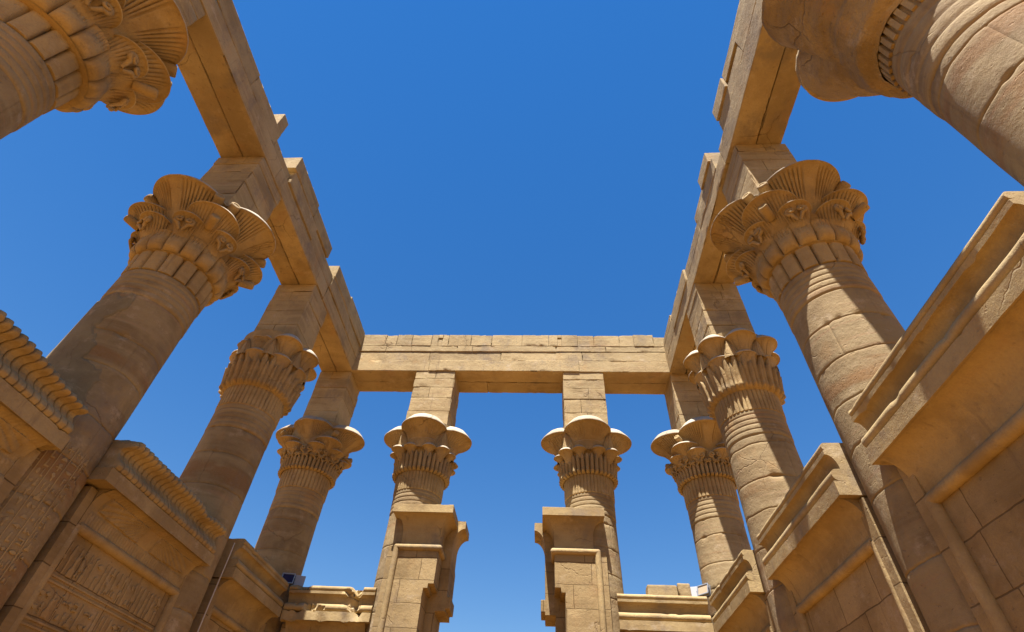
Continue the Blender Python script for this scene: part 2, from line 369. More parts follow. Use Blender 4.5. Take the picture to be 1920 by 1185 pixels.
def make_sepal(z0, z1, R0, R1, w=.24, seed=0):
    """pointed leaf filling the corner between two big umbels"""
    nu, nv = 24, 16; x = np.linspace(-1, 1, nu); v = np.linspace(0, 1, nv); X, V = np.meshgrid(x, v, indexing='ij')
    ww = w*(1-V)**.75; Rr = R0+(R1-R0)*V + .10*(1-X**2)*(1-V*.6) - .012*np.cos(X*26)*(np.abs(X) > .15)
    th = X*ww/R0; P = np.stack([Rr*np.sin(th), -Rr*np.cos(th), z0+(z1-z0)*V], -1)
    P2 = P*np.array((.9, .82, 1)); mb = MB(); mb.grid(P); mb.grid(P2[::-1]); return mb
def make_abacus(seed, half=.70, z0=10.25, z1=12.73, rows=(.62, .6, .48, .42, .36), hy=None):
    mb = MB(); z = z0; rg = random.Random(seed); tot = sum(rows); hy = hy or half
    for i, h in enumerate(rows):
        h = h*(z1-z0)/tot; e = [rg.uniform(-.012, .012) for _ in range(4)]
        if rg.random() < .45:
            xs_ = [-half-e[0], rg.uniform(-.2, .2), half+e[1]]
        else: xs_ = [-half-e[0], half+e[1]]
        for a, b in zip(xs_[:-1], xs_[1:]):
            block(mb, (a+.003, -hy-e[2], z+.003), (b-.003, hy+e[3], z+h-.003), seg=.16, b=.013, chip=.14, rough=.010, seed=seed*7+i)
        z += h
    return mb

CORE = [(.72, 8.42), (.75, 8.6), (.83, 9.0), (.90, 9.3), (.97, 9.55), (1.04, 10.29)]
lib = {}
def lobes(cap, key, mk, angles, name, mat=None, dmg=()):
    """first use builds the piece, the others are copies turned about the column axis"""
    for a in angles:
        if key not in lib: lib[key] = mk().build(name, mat or M_cap, cap, 50); lib[key].rotation_euler.z = a
        else: kid(lib[key], cap, a, name)
AX4 = [0, PI/2, PI, -PI/2]; DG4 = [PI/4+i*PI/2 for i in range(4)]; ALL8 = [i*PI/4 for i in range(8)]
def part(mb, name, mat, parent, ang=50): return mb.build(name, mat, parent, ang)
def shared(key, mk, name, mat, parent, rz=0.0, ang=50):
    if key not in lib: lib[key] = mk().build(name, mat, parent, ang); lib[key].rotation_euler.z = rz; return lib[key]
    return kid(lib[key], parent, rz, name)

GROUP = "columns of the open kiosk"
def column(kind, x, y, seed, label, hx=.64, hy=.66, half_z0=10.25):
    t = thing("column", (x*1.04, 16-1.0255*(16-y), 0), label, "column", GROUP)
    part(make_shaft(seed, x, y, rings=4 if kind == 'bell' else 5, ring_lo=6.75 if kind == 'bell' else 7.15, ztop=7.75 if kind == 'bell' else 7.84), "shaft", M_shaft, t)
    part(make_abacus(seed, hx, z0=half_z0, hy=hy), "abacus", M_beam, t)
    if kind == 'composite':      # middle columns of the back row
        shared('stemA', lambda: make_stems(46, 7.82, 8.56, .028), "stem_band", M_cap, t)
        cap = shared('coreA', lambda: make_core(CORE, 1), "capital", M_cap, t)
        shared('leafA', lambda: make_leafrow(38, 8.44, 9.10, .85, .92, .10, tip=.62), "leaf_band", M_cap, cap)
        lobes(cap, 'bigA', lambda: make_umbel(9.46, 10.0, .30, .60, .80, .42, .80, ribs=40, amp=.026, wedge=.3, seed=3, nu=320, pw=.55), AX4, "umbel")
        lobes(cap, 'calA', lambda: make_umbel(9.22, 9.54, .08, .48, .50, .55, .57, nu=96, nv=10, seed=2, pw=.9), AX4, "calyx")
        lobes(cap, 'smallA', lambda: make_umbel(8.95, 9.23, .10, .86, .97, .09, .235, nu=64, nv=14, seed=5, pw=.35), [a+s*.33 for a in AX4 for s in (-1, 1)], "small_umbel")
        lobes(cap, 'diagA', lambda: make_umbel(8.85, 9.22, .10, .86, 1.06, .12, .26, nu=64, nv=14, seed=6, pw=.5), DG4, "small_umbel")
        lobes(cap, 'sepA', lambda: make_sepal(9.2, 10.02, .99, 1.05, .34), DG4, "sepal")
    elif kind == 'palm':         # eight-lobed, tall leaves
        shared('stemC', lambda: make_stems(48, 7.82, 8.5, .03), "stem_band", M_cap, t)
        cap = shared('coreC', lambda: make_core(CORE, 2), "capital", M_cap, t)
        shared('leafC', lambda: make_leafrow(26, 8.42, 9.47, .82, 1.0, .085, layers=2, tip=.45), "leaf_band", M_cap, cap)
        mk = lambda: make_umbel(9.30, 10.0, .25, .80, .92, .17, .43, ribs=12, amp=.022, wedge=.5, nu=168, seed=8, pw=.30)
        lobes(cap, 'bigC', mk, ALL8 if x > 0 else [a for a in ALL8 if not -.9 < ((a+PI) % (2*PI))-PI < -.1 and abs(a) > .1], "umbel")
        if x < 0:
            lobes(cap, 'brokenC', lambda: make_umbel(9.35, 10.05, .10, .78, .86, .16, .34, nu=80, seed=21, dmg=.26), [0, -PI/4], "broken_umbel", M_rough)
        lobes(cap, 'smallC', lambda: make_umbel(8.98, 9.44, .10, .70, .78, .24, .36, nu=72, nv=10, seed=9, pw=.7), ALL8, "calyx")
        lobes(cap, 'sepC', lambda: make_sepal(9.38, 10.0, 1.0, 1.03, .25), [a+PI/8 for a in ALL8], "sepal")
    elif kind == 'corner':       # four lobes over tiers of scrolls
        shared('stemB', lambda: make_stems(40, 7.82, 8.5, .04), "stem_band", M_cap, t)
        cap = shared('coreB', lambda: make_core(CORE, 3), "capital", M_cap, t)
        shared('leafB', lambda: make_leafrow(44, 8.44, 8.88, .86, .90, .09), "leaf_band", M_cap, cap)
        brk = [0] if x < 0 else []
        lobes(cap, 'bigB', lambda: make_umbel(9.36, 10.02, .26, .56, .82, .34, .82, ribs=56, amp=.055, wedge=.3, seed=11, nu=560), [a for a in AX4 if a not in brk], "umbel")
        if brk: lobes(cap, 'brokenB', lambda: make_umbel(9.4, 10.05, .2, .56, .72, .34, .72, ribs=56, amp=.035, wedge=.3, seed=31, dmg=.12, nu=450), brk, "broken_umbel", M_cap)
        lobes(cap, 'midB', lambda: make_umbel(8.95, 9.48, .07, .70, .93, .2, .47, ribs=34, amp=.03, wedge=.25, nu=272, seed=12), DG4, "small_umbel")
        lobes(cap, 'mid2B', lambda: make_umbel(8.85, 9.25, .05, .80, .96, .12, .30, ribs=22, amp=.018, wedge=.25, nu=72, nv=14, seed=13), [a+s*.42 for a in AX4 for s in (-1, 1)], "small_umbel")
        lobes(cap, 'volB', lambda: make_volutes(.98, 9.10, 1, 0, .085), [.13+i*PI/6 for i in range(12)], "scroll")
        lobes(cap, 'vol2B', lambda: make_volutes(.93, 8.92, 1, 0, .055), [i*PI/12 for i in range(24)], "small_scroll")
        lobes(cap, 'stubB', lambda: make_stub(1.0, .10, 9.62, .42), DG4, "bud")
    elif kind == 'lily':         # four big ribbed lobes, fat stems
        fat = 16
        shared('stemD', lambda: make_stems(fat, 7.84, 8.46, .12, .75, .785, fat=True), "stem_band", M_cap, t)
        cap = shared('coreD', lambda: make_core(CORE, 4), "capital", M_cap, t)
        shared('cupD', lambda: make_cups(16, 8.40, 8.94, .79, .93, .15), "cushion_row", M_cap, cap, PI/16)
        lobes(cap, 'bigD', lambda: make_umbel(9.33, 10.06, .22, .56, .82, .34, .83, ribs=54, amp=.065, wedge=.24, seed=14, nu=540), AX4, "umbel")
        lobes(cap, 'midD', lambda: make_umbel(8.92, 9.58, .10, .62, .98, .30, .56, ribs=40, amp=.04, wedge=.2, nu=320, seed=15), DG4, "small_umbel")
        lobes(cap, 'mid2D', lambda: make_umbel(8.80, 9.26, .08, .78, .97, .18, .33, ribs=24, amp=.026, wedge=.2, nu=192, nv=16, seed=16, pw=.55), [a+s*.40 for a in AX4 for s in (-1, 1)], "small_umbel")
        lobes(cap, 'volD', lambda: make_volutes(1.12, 9.10, 1, 0, .085), [a+s_*.40 for a in AX4 for s_ in (-1, 1)], "scroll")
        lobes(cap, 'stubD', lambda: make_stub(1.02, .115, 9.86, .44), [a+s*.13 for a in DG4 for s in (-1, 1)], "bud")
        lobes(cap, 'stub2D', lambda: make_stub(1.12, .10, 9.22, .36), DG4, "bud")
    elif kind == 'bell':         # left unfinished: a blocked-out bell with four soft lobes
        mb = MB()
        for i in range(44):
            a = 2*PI*i/44; n = 7; r_ = .835
            for sgn in (1,):
                pr = np.array([(-.034, 7.72), (.034, 7.72), (.034, 8.2), (-.034, 8.2)]); q = []
                for r2 in (r_, .70):
                    q.append([((r2)*math.sin(a+l/r_), -(r2)*math.cos(a+l/r_), zz) for l, zz in pr])
                q = np.array(q); mb.add(q.reshape(-1, 3), [np.array([(0, 1, 2, 3), (0, 3, 7, 4), (1, 5, 6, 2), (0, 4, 5, 1)])])
        lathe(mb, [(.70, 7.73), (.785, 7.735), (.785, 8.25)], 96)
        part(mb, "stem_band", M_cap, t, 30)
        zz = np.linspace(8.02, 10.1, 60); h = (zz-8.02)/(10.1-8.02)
        mb = MB()
        def fn(T, Z, R_):
            hh = np.clip((Z-8.02)/2.08, 0, 1); dl = np.mod(T+PI/4, PI/2)-PI/4; rim = .86*np.cos(dl)+np.sqrt(np.maximum(0, .86**2-(.86*np.sin(dl))**2))
            r = .80+.15*ss(0, .10, hh)+.10*hh; r = r+(rim-1.05)*hh**1.5
            P = np.stack([np.sin(T)*1.3, np.cos(T)*1.3, Z], -1)
            return r + .07*fbm(P*1.8, 5)*ss(.05, .3, hh) + .025*fbm(P*6, 8) - .05*ss(.3, .36, hh)*(1-ss(.40, .5, hh))
        lathe(mb, np.stack([np.ones_like(zz), zz], -1), 256, fn)
        T = np.linspace(0, 2*PI, 256, endpoint=False); z9 = np.full_like(T, 10.1); r9 = fn(T, z9, 0)
        ring = lambda k, z: np.stack([(r9+k)*np.sin(T), -(r9+k)*np.cos(T), np.full_like(T, z)], -1)
        mb.grid(np.stack([ring(0, 10.1), ring(.02, 10.16), ring(.0, 10.24), ring(-.08, 10.27)], 1), closeu=True); mb.ngon(ring(-.08, 10.27))
        cap = part(mb, "capital", M_rough, t, 60); cap.scale = (1.06, 1.06, 1)
        lobes(cap, 'ribF', lambda: make_umbel(8.75, 10.05, .12, .66, .90, .28, .84, ribs=54, amp=.04, wedge=.1, seed=17, nu=440), [PI], "umbel")
    return t

XC = 6.70; cols = {}
cols['corner_l'] = column('corner', -XC, 16.75, 11, "corner column with a broken front lobe beside the left end of the back architrave")
cols['palm_l'] = column('palm', -XC, 12.18, 12, "left side column with eight rounded lobes, two of them broken to blunt stumps")
cols['lily_l'] = column('lily', -XC, 7.6, 13, "left side column with a smooth grey mortar patch and glyphs carved down its shaft")
cols['fat_l'] = column('lily', -XC, 2.86, 14, "nearest column on the left with a broad ribbed capital cut by the upper left corner")
cols['mid_l'] = column('composite', -2.76, 16.73, 15, "back row column behind the left door jamb", .77, .70)
cols['mid_r'] = column('composite', 2.84, 16.73, 16, "back row column behind the right door jamb", .77, .70)
cols['corner_r'] = column('corner', XC, 16.75, 17, "corner column with unbroken lobes beside the right end of the back architrave")
cols['palm_r'] = column('palm', XC, 12.18, 18, "right side column with eight intact rounded lobes and a ring of tall leaves")
cols['lily_r'] = column('lily', XC+.06, 7.52, 19, "right side column with four big ribbed lobes and thick stems, half in shadow")
cols['bell_r'] = column('bell', XC+.06, 2.84, 20, "nearest column on the right with a rough unfinished bell capital")

for ch in cols['fat_l'].children:
    if ch.name.startswith("capital"): ch.scale = (1.07, 1.07, 1.0)
SC[:] = (1.04, 1.0255, 1.025)
# ------------------------------------------------------------------ architraves
def beam_part(parent, name, blocks, fn, seed, mat=None):
    mb = MB()
    for i, (lo, hi) in enumerate(blocks): block(mb, lo, hi, seg=.13, b=.014, chip=.17, rough=.010, seed=seed+i, fn=fn)
    return mb.build(name, mat or M_beam, parent, 45)
def course(z0, z1, joints, d0, d1, rg, jit=.012, gap=.003):
    out = []
    for a, b in zip(joints[:-1], joints[1:]):
        e = rg.uniform(-jit, jit); out.append(((a+gap, d0+e, z0+gap), (b-gap, d1+rg.uniform(-jit, jit), z1-gap)))
    return out
rg = random.Random(2)
ab = thing("architrave", (0, 16.718, 0), "pale sunlit architrave across the back of the kiosk over the two middle columns", "stone beam")
def fb(P): return np.stack([P[..., 0], P[..., 1]-16.7, P[..., 2]], -1)
qx = lambda q: -6.05+(q-120)/1700*12.1
beam_part(ab, "lintel", course(12.73, 13.27, [-6.16, qx(540), qx(1350), 6.16], 16.0, 16.7, rg)+course(12.74, 13.27, [-6.16, qx(470), qx(850), qx(1380), 6.16], 16.72, 17.42, rg), fb, 100)
beam_part(ab, "middle_course", course(13.27, 13.74, [-6.16, qx(530), qx(925), qx(1370), 6.16], 16.035, 17.40, rg), fb, 120)
beam_part(ab, "thin_course", course(13.74, 14.03, [-6.16, qx(275), qx(420), qx(680), qx(765), qx(1230), qx(1500), 6.16], 16.01, 17.4, rg), fb, 140)
tops = [-6.14, qx(260), qx(325), qx(415), qx(525), qx(625), qx(750), qx(870), qx(1040), qx(1190), qx(1350), qx(1440), qx(1580), qx(1660), qx(1770), 6.14]
tb = course(14.03, 14.63, tops, 16.0, 17.4, rg, .02)
tb = [(lo, (hi[0], hi[1], hi[2]+rg.uniform(-.03, .03)-(.10 if i == len(tb)-1 else 0))) for i, (lo, hi) in enumerate(tb)]
for hx_ in (qx(575), qx(1250)):            # cramp holes near the top
    i = next(i for i, b in enumerate(tb) if b[0][0] < hx_ < b[1][0]); lo, hi = tb.pop(i); a, b = hx_-.085, hx_+.085
    tb += [((lo[0], lo[1], lo[2]), (a, hi[1], hi[2])), ((b, lo[1], lo[2]), (hi[0], hi[1], hi[2])), ((a+.002, lo[1], lo[2]), (b-.002, hi[1], 14.40)), ((a+.002, lo[1], 14.48), (b-.002, hi[1], hi[2]))]
beam_part(ab, "upper_course", tb, fb, 160)
def side_beam(s, label, spec):
    a = thing("architrave", (s*6.937, 6.77, 0), label, "stone beam")
    fn = lambda P: np.stack([s*P[..., 1]-s*6.67, P[..., 0]-7.0, P[..., 2]], -1)
    for i, (nm, bl) in enumerate([(n_, (sum([[(lo, (hi[0], 6.66, hi[2])), ((lo[0], 6.685, lo[2]+rg.uniform(0, .02)), hi)] for lo, hi in b_], []) if n_ == 'lintel' else b_)) for n_, b_ in spec]):
        if nm == "upper_course":
            for q, b1 in enumerate(bl): beam_part(a, "upper_block", [b1], fn, 200+i*30+q+(500 if s > 0 else 0))
        else: beam_part(a, nm, bl, fn, 200+i*30+(500 if s > 0 else 0))
    return a
B = lambda y0, y1, z0, z1, d0=6.05, d1=7.29: ((y0+.003, d0, z0+.003), (y1-.003, d1, z1-.003))
side_beam(-1, "left side architrave in shade with stepped upper blocks and amber underside", [  # middle and upper courses extended outward, unseen, to shade the left shafts
    ("lintel", [B(-1.5, .8, 12.73, 13.36), B(.8, 3.05, 12.73, 13.36), B(3.05, 7.62, 12.73, 13.36), B(7.62, 12.2, 12.73, 13.37), B(12.2, 17.42, 12.73, 13.36)]),
    ("middle_course", [B(-1.5, .8, 13.36, 13.9, 6.06, 7.5), B(.8, 3.0, 13.36, 13.9, 6.06, 7.5), B(3.0, 5.3, 13.36, 14.03, 6.05, 7.5), B(5.3, 6.95, 13.36, 14.0, 6.06, 7.5), B(6.95, 8.1, 13.36, 13.72, 6.09, 7.5), B(8.1, 10.2, 13.37, 13.96, 6.00, 7.5), B(10.2, 12.2, 13.37, 13.92, 6.05, 7.5), B(12.2, 14.3, 13.36, 13.95, 6.01, 7.5), B(14.3, 17.42, 13.36, 13.93, 6.03, 7.5)]),
    ("upper_course", [B(-1.5, 1.2, 13.9, 14.6, 6.9, 7.8), B(1.2, 4.0, 13.9, 14.6, 6.95, 7.8), B(4.0, 6.6, 14.03, 14.6, 6.95, 7.8), B(6.62, 6.95, 14.0, 14.68, 6.08), B(7.95, 9.7, 13.96, 14.60, 5.98, 8.0), B(9.7, 11.4, 13.95, 14.50, 6.0, 8.0), B(12.23, 13.9, 13.95, 14.56, 5.99, 8.0), B(13.9, 16.0, 13.95, 14.70, 6.0, 8.0)])])
side_beam(1, "right side architrave with weathered eroded top blocks and shadowed ochre underside", [
    ("lintel", [B(-1.5, .8, 12.73, 13.5), B(.8, 3.05, 12.73, 13.5), B(3.05, 7.4, 12.73, 13.52), B(7.4, 12.2, 12.73, 13.34), B(12.2, 17.42, 12.73, 13.36)]),
    ("middle_course", [B(-1.5, .8, 13.5, 14.1, 6.06), B(.8, 4.9, 13.5, 14.3, 6.05), B(4.9, 6.9, 13.52, 14.05, 6.06), B(7.85, 9.9, 13.34, 13.92, 6.04), B(9.9, 11.9, 13.34, 13.8, 6.05), B(12.0, 14.3, 13.36, 13.95, 6.02), B(14.3, 17.42, 13.36, 13.95, 6.05)]),
    ("upper_course", [B(.8, 3.9, 14.3, 14.7, 6.08), B(3.9, 5.9, 14.3, 14.72, 6.07), B(5.9, 6.85, 14.05, 14.6, 6.0), B(7.95, 8.9, 13.92, 14.42, 5.98), B(8.9, 10.1, 13.92, 14.2, 6.08), B(12.1, 14.5, 13.95, 14.12, 6.05), B(14.5, 16.0, 13.95, 14.30, 6.05)])])

SC[:] = (1, 1, 1)
# ------------------------------------------------------------------ screen walls between the columns
def extrude(mb, prof, t0, t1, seg=.09, fn=None, rough=.006, chip=0.0, seed=0, closed=True, caps=True, disp=None):
    """sweep a (depth, z) profile along the wall; worn by noise"""
    prof = np.asarray(prof, float); n = max(2, int((t1-t0)/seg)); ts = np.linspace(t0, t1, n+1)
    P = np.zeros((len(prof), n+1, 3)); P[..., 0] = prof[:, None, 0]; P[..., 1] = ts[None]; P[..., 2] = prof[:, None, 1]
    if disp is not None: P = disp(P)
    nz = fbm(P*2.3+seed, seed)*rough
    if chip: nz = nz + chip*np.maximum(0, fbm(P*np.array((2.2, 3.0, 2.2))+seed*1.3, seed+3)+.15*vnoise(P*11, seed)-(.34 if chip < .2 else .10))
    P[..., 0] += nz; P[..., 2] -= nz*.6
    mb.grid(P if fn is None else fn(P), closeu=closed)
    if caps:
        for e in (0, -1): mb.ngon((P if fn is None else fn(P))[:, e])
def arc(cx, cz, r, a0, a1, n=10): return [(cx+r*math.cos(math.radians(a)), cz+r*math.sin(math.radians(a))) for a in np.linspace(a0, a1, n)]
def cav(d0, z0, d1, z1, n=12):
    """quarter-ellipse hollow from the wall (d0,z0) out to the lip (d1,z1)"""
    return [(d0+(d1-d0)*(1-math.cos(q)), z0+(z1-z0)*math.sin(q)) for q in np.linspace(0, PI/2, n)]
def sub(P, k=6):
    """densify a profile's long straight runs"""
    out = []
    for a, b in zip(P, P[1:]+P[:1]):
        n = max(1, int(math.hypot(b[0]-a[0], b[1]-a[1])/.12)); out += [(a[0]+(b[0]-a[0])*i/n, a[1]+(b[1]-a[1])*i/n) for i in range(n)]
    return out

GL = {   # simple outlines of carved signs in a unit box
 'reed': [(.4, 0), (.6, 0), (.6, .45), (.8, .7), (.7, 1), (.45, .95), (.3, .6), (.4, .45)],
 'water': [(0, .45), (.125, .6), (.25, .45), (.375, .6), (.5, .45), (.625, .6), (.75, .45), (.875, .6), (1, .45), (1, .33), (.875, .48), (.75, .33), (.625, .48), (.5, .33), (.375, .48), (.25, .33), (.125, .48), (0, .33)],
 'disk': [(.5+.38*math.cos(a), .5+.38*math.sin(a)) for a in np.linspace(0, 2*PI, 14, endpoint=False)],
 'mouth': [(0, .5), (.25, .66), (.5, .72), (.75, .66), (1, .5), (.75, .36), (.5, .3), (.25, .36)],
 'loaf': [(.15, .2)]+[(.5+.36*math.cos(a), .2+.42*math.sin(a)) for a in np.linspace(PI, 0, 9)],
 'bird': [(.1, .1), (.35, .1), (.38, .3), (.62, .3), (.66, .1), (.9, .1), (.9, .16), (.74, .18), (.72, .36), (1, .3), (.98, .42), (.7, .66), (.5, .72), (.46, .88), (.32, 1), (.14, .92), (.02, .8), (.2, .78), (.24, .6), (.3, .4), (.28, .18), (.1, .16)],
 'man': [(.1, 0), (.9, 0), (.9, .2), (.65, .3), (.66, .55), (.95, .7), (.9, .78), (.6, .68), (.6, .78), (.66, .92), (.5, 1), (.34, .9), (.4, .76), (.3, .6), (.3, .3), (.1, .2)],
 'staff': [(.42, 0), (.56, 0), (.56, .78), (.85, .9), (.75, 1), (.42, .9)],
 'ankh': [(.42, 0), (.58, 0), (.58, .42), (.9, .42), (.9, .56), (.6, .56), (.74, .8), (.62, 1), (.38, 1), (.26, .8), (.4, .56), (.1, .56), (.1, .42), (.42, .42)],
 'snake': [(0, .2), (.3, .2), (.5, .4), (.7, .2), (1, .2), (1, .34), (.78, .34), (.55, .56), (.3, .36), (.18, .5), (.2, .72), (.05, .78), (.0, .6)],
 'house': [(.1, .15), (.9, .15), (.9, .8), (.1, .8), (.1, .68), (.76, .68), (.76, .28), (.1, .28)],
 'leg': [(.3, 0), (.85, 0), (.85, .14), (.5, .16), (.55, 1), (.36, 1)],
 'feather': [(.42, 0), (.56, 0), (.58, .5), (.8, .8), (.6, 1), (.36, .96), (.3, .6)],
 'basket': [(0, .62), (1, .62), (.85, .38), (.6, .26), (.4, .26), (.15, .38)],
 'eye': [(0, .5), (.3, .68), (.6, .7), (1, .5), (.7, .4), (.62, .2), (.5, .2), (.54, .38), (.3, .38)],
 'strip': [(0, 0), (1, 0), (1, 1), (0, 1)],
}
NAMES = [k for k in GL if k != 'strip']
def glyph(mb, name, u, v, w, h, fn, up=.022, flip=False):
    p = np.array(GL[name], float)
    if flip: p[:, 0] = 1-p[:, 0]
    uv = np.stack([u+p[:, 0]*w, v+p[:, 1]*h], -1); c = uv.mean(0); n = len(p)
    lo = fn(uv, np.full(n, -.006)); mid = fn(uv, np.full(n, up*.75)); hi = fn(c+(uv-c)*.86, np.full(n, up))
    i = np.arange(n); j = (i+1) % n
    mb.add(np.concatenate([lo, mid, hi]), [np.stack([i, j, j+n, i+n], -1), np.stack([i+n, j+n, j+2*n, i+2*n], -1), (np.arange(n)+2*n)[None]])
def glyph_rect(mb, u0, u1, v0, v1, fn, seed, size=.16, cols=False, up=.022):
    """fill a band (or column) with signs set in little groups"""
    r = random.Random(seed)
    if cols:
        v = v1
        while v-size > v0:
            if r.random() < .5:
                glyph(mb, r.choice(NAMES), u0+.02, v-size*.95, (u1-u0)*.92, size*.82, fn, up, r.random() < .3)
            else:
                hw = (u1-u0)/2
                for q in (0, 1): glyph(mb, r.choice(NAMES), u0+.01+hw*q, v-size*.95, hw*.88, size*.8, fn, up)
            v -= size
    else:
        u = u0; H = v1-v0
        while u+size < u1:
            w = size*r.uniform(.55, 1.15)
            if r.random() < .5: glyph(mb, r.choice(['reed', 'bird', 'man', 'staff', 'ankh', 'leg', 'feather', 'bird', 'man']), u, v0+.04*H, w*.88, H*.9, fn, up)
            else:
                glyph(mb, r.choice(NAMES), u, v0+.52*H, w*.9, H*.42, fn, up); glyph(mb, r.choice(NAMES), u, v0+.04*H, w*.9, H*.42, fn, up)
            u += w

WG = "screen walls between the columns"
def screen_wall(place, t0, t1, label, loc, style='plain', seed=0, inner0=True, inner1=True, broken=0.0, lip=5.98, dz=0.0):
    """place(P): (depth from the axis, along, z) -> world; style 'cobra' has the carved frieze, winged disc and glyph panel"""
    o = np.array(loc, float); fn = lambda P: place(P)-np.array((o[0], o[1], -dz))
    t = thing("screen_wall", (o[0], o[1], 0), label, "stone wall", WG)
    pan, pil = lip+.40, lip+.31; back = lip+1.0; w = .24
    # wall body with recessed panel
    mb = MB()
    gp = .16 if style == 'cobra' else 0.0
    for a, b, d in ((t0+gp, t0+gp+w, pil), (t0+gp+w, t1-w, pan), (t1-w, t1, pil)):
        if b-a < .02: continue
        pr = sub([(d, -K), (d, 3.98), (back, 3.98), (back, -K)]); extrude(mb, pr, a, b, .25, fn, .008, 0, seed)
    mb.build("panel", M_wall, t, 40)
    # roll moulding round the panel
    mb = MB(); rr = .085; zt = 3.40
    def fr(P): return fn(P)
    pth = [(pan-.03, t0+gp+w, -K), (pan-.03, t0+gp+w, zt), (pan-.03, t1-w, zt), (pan-.03, t1-w, -K)]
    for a, b in ((pth[0], pth[1]), (pth[1], pth[2]), (pth[2], pth[3])):
        a = np.array(a); b = np.array(b); n = max(3, int(np.linalg.norm(b-a)/.12)); L = a+(b-a)*np.linspace(0, 1, n)[:, None]
        L[:, 0] += fbm(L*2+seed, seed)*.012; L[:, 1] += fbm(L*2+seed+5, seed)*.008
        tb_ = MB(); tube(tb_, L, rr*(1+.06*fbm(L*4, seed)), 14); V = fn(np.concatenate(tb_.v)); mb.add(V, tb_.f)
    mb.build("roll_moulding", M_mould, t, 50)
    # lower hollow cornice with its lip
    pr = [(pan+.05, 3.46), (pil+.035, 3.46), (pil+.03, 3.58)]+cav(pil+.025, 3.6, lip+.035, 4.015, 16)
    c = MB()
    if style == 'cobra':
        tc = (t0+gp+t1)/2; hl = (t1-t0-gp)/2-w*.8
        def disp(P):
            y = (P[..., 1]-tc)/hl; z = (P[..., 2]-3.58)/.44
            fl = np.abs(np.sin(P[..., 1]*PI/.075))**.5; e = .02*fl*np.where((z < .18) | (z > .86), 1, 0)
            win = (np.abs(y) < .86) & (np.abs(y) > .13) & (z > .22+.12*np.abs(y)) & (z < .86)
            ang = np.arctan2(z-.95, np.abs(y)*2.2-.05); fe = np.abs(np.sin(ang*26+np.abs(y)*9))**.5
            e = e+np.where(win, .014+.03*fe, 0); e = e+.03*np.sqrt(np.maximum(0, 1-((y*hl/.24)**2+((z-.52)/.36)**2)))
            P = P.copy(); P[..., 0] -= e*.9; P[..., 2] -= e*.4; return P
        pr2 = [(pil+.035, 3.46)]+[(pil+.03, q) for q in np.linspace(3.48, 3.58, 4)]+cav(pil+.025, 3.6, lip+.035, 4.015, 34)
        extrude(c, pr2, t0+gp+w*.8, t1-w*.8, .0125, fn, .004, 0, seed, closed=False, caps=False, disp=disp)
        extrude(c, [(pan+.05, 3.46)]+cav(pil+.045, 3.6, lip+.075, 4.015, 8)+[(pan+.05, 4.015)], t0+gp+w*.8, t1-w*.8, .2, fn, 0, 0, seed)
    else:
        extrude(c, pr+[(pan+.05, 4.015)], t0+w*.55, t1-w*.55, .11, fn, .008, 0, seed)
    extrude(c, sub([(lip, 4.02), (lip, 4.25), (back-.01, 4.25), (back-.01, 4.02)]), t0, t1, .08, fn, .006, .10+broken, seed+1)
    c.build("cornice", M_mould, t, 40)
    # frieze above the lip
    f = MB()
    if style == 'cobra':
        pitch = (t1-t0-.1)/round((t1-t0-.1)/.155)
        fp = [(lip+.07, 4.25), (lip-.0, 4.27), (lip-.03, 4.33), (lip-.0, 4.40), (lip+.07, 4.47), (lip+.12, 4.56), (lip+.115, 4.64), (lip+.05, 4.70), (lip-.05, 4.735), (lip-.10, 4.79), (lip-.08, 4.86), (lip-.0, 4.90), (lip+.1, 4.91), (lip+.3, 4.92), (lip+.45, 4.9), (lip+.45, 4.25)]
        d_ = np.array(fp); q = np.linspace(0, len(fp)-1, 64); pr = np.stack([np.interp(q, np.arange(len(fp)), d_[:, i]) for i in (0, 1)], -1)
        def disp(P):
            P = P.copy(); ph = np.mod((P[..., 1]-t0-.05)/pitch, 1.0)*2-1; front = (P[..., 0] < lip+.2)
            prof = np.sqrt(np.maximum(0, 1-np.abs(ph)**6)); gap = .05*(1-prof)+.045*np.exp(-((np.abs(ph)-1)/.13)**2)
            P[..., 0] += np.where(front, gap, 0)
            hood = ss(4.6, 4.8, P[..., 2]); P[..., 0] += np.where(front, .05*np.abs(ph)**2*hood, 0); P[..., 2] -= np.where(front, .035*np.abs(ph)**2*hood, 0)
            br = np.maximum(0, fbm(np.stack([P[..., 1]*.9, P[..., 1]*0+seed, P[..., 1]*0], -1), seed, 2)-.1+ (1.0 if broken else .0)*np.exp(-((P[..., 1]-t0)/.35)**2))
            P[..., 2] -= br*.30*ss(4.55, 4.85, P[..., 2]); P[..., 0] += br*.12*ss(4.6, 4.8, P[..., 2]); return P
        extrude(f, pr, t0+.05, t1-.05, pitch/18, fn, .012, .04, seed, disp=disp)
        fo = f.build("cobra_frieze", M_mould, t, 60)
        # rough core behind the frieze
        b_ = MB(); block(b_, (lip+.4, t0+.02, 4.255), (back-.05, t1-.3, 4.80), seg=.15, b=.05, chip=.3, rough=.06, seed=seed, fn=fn); b_.build("backing_block", M_mould, t, 50)
    else:
        pr = arc(lip+.16, 4.36, .105, -80, -280, 12)
        pr = [(lip+.30, 4.255)]+[(lip+.16, 4.255)]+arc(lip+.105, 4.36, .10, 270, 90, 12)+[(lip+.17, 4.462)]+cav(lip+.18, 4.47, lip+.05, 4.715, 10)+[(lip+.03, 4.72), (lip+.028, 4.79), (lip+.05, 4.795)]+arc(lip+.095, 4.865, .07, 250, 90, 9)+[(back-.2, 4.94), (back-.2, 4.255)]
        extrude(f, sub(pr), t0+.004, t1-.004, .07, fn, .007, .10+broken*1.5, seed+2)
        f.build("upper_cornice", M_mould, t, 40)
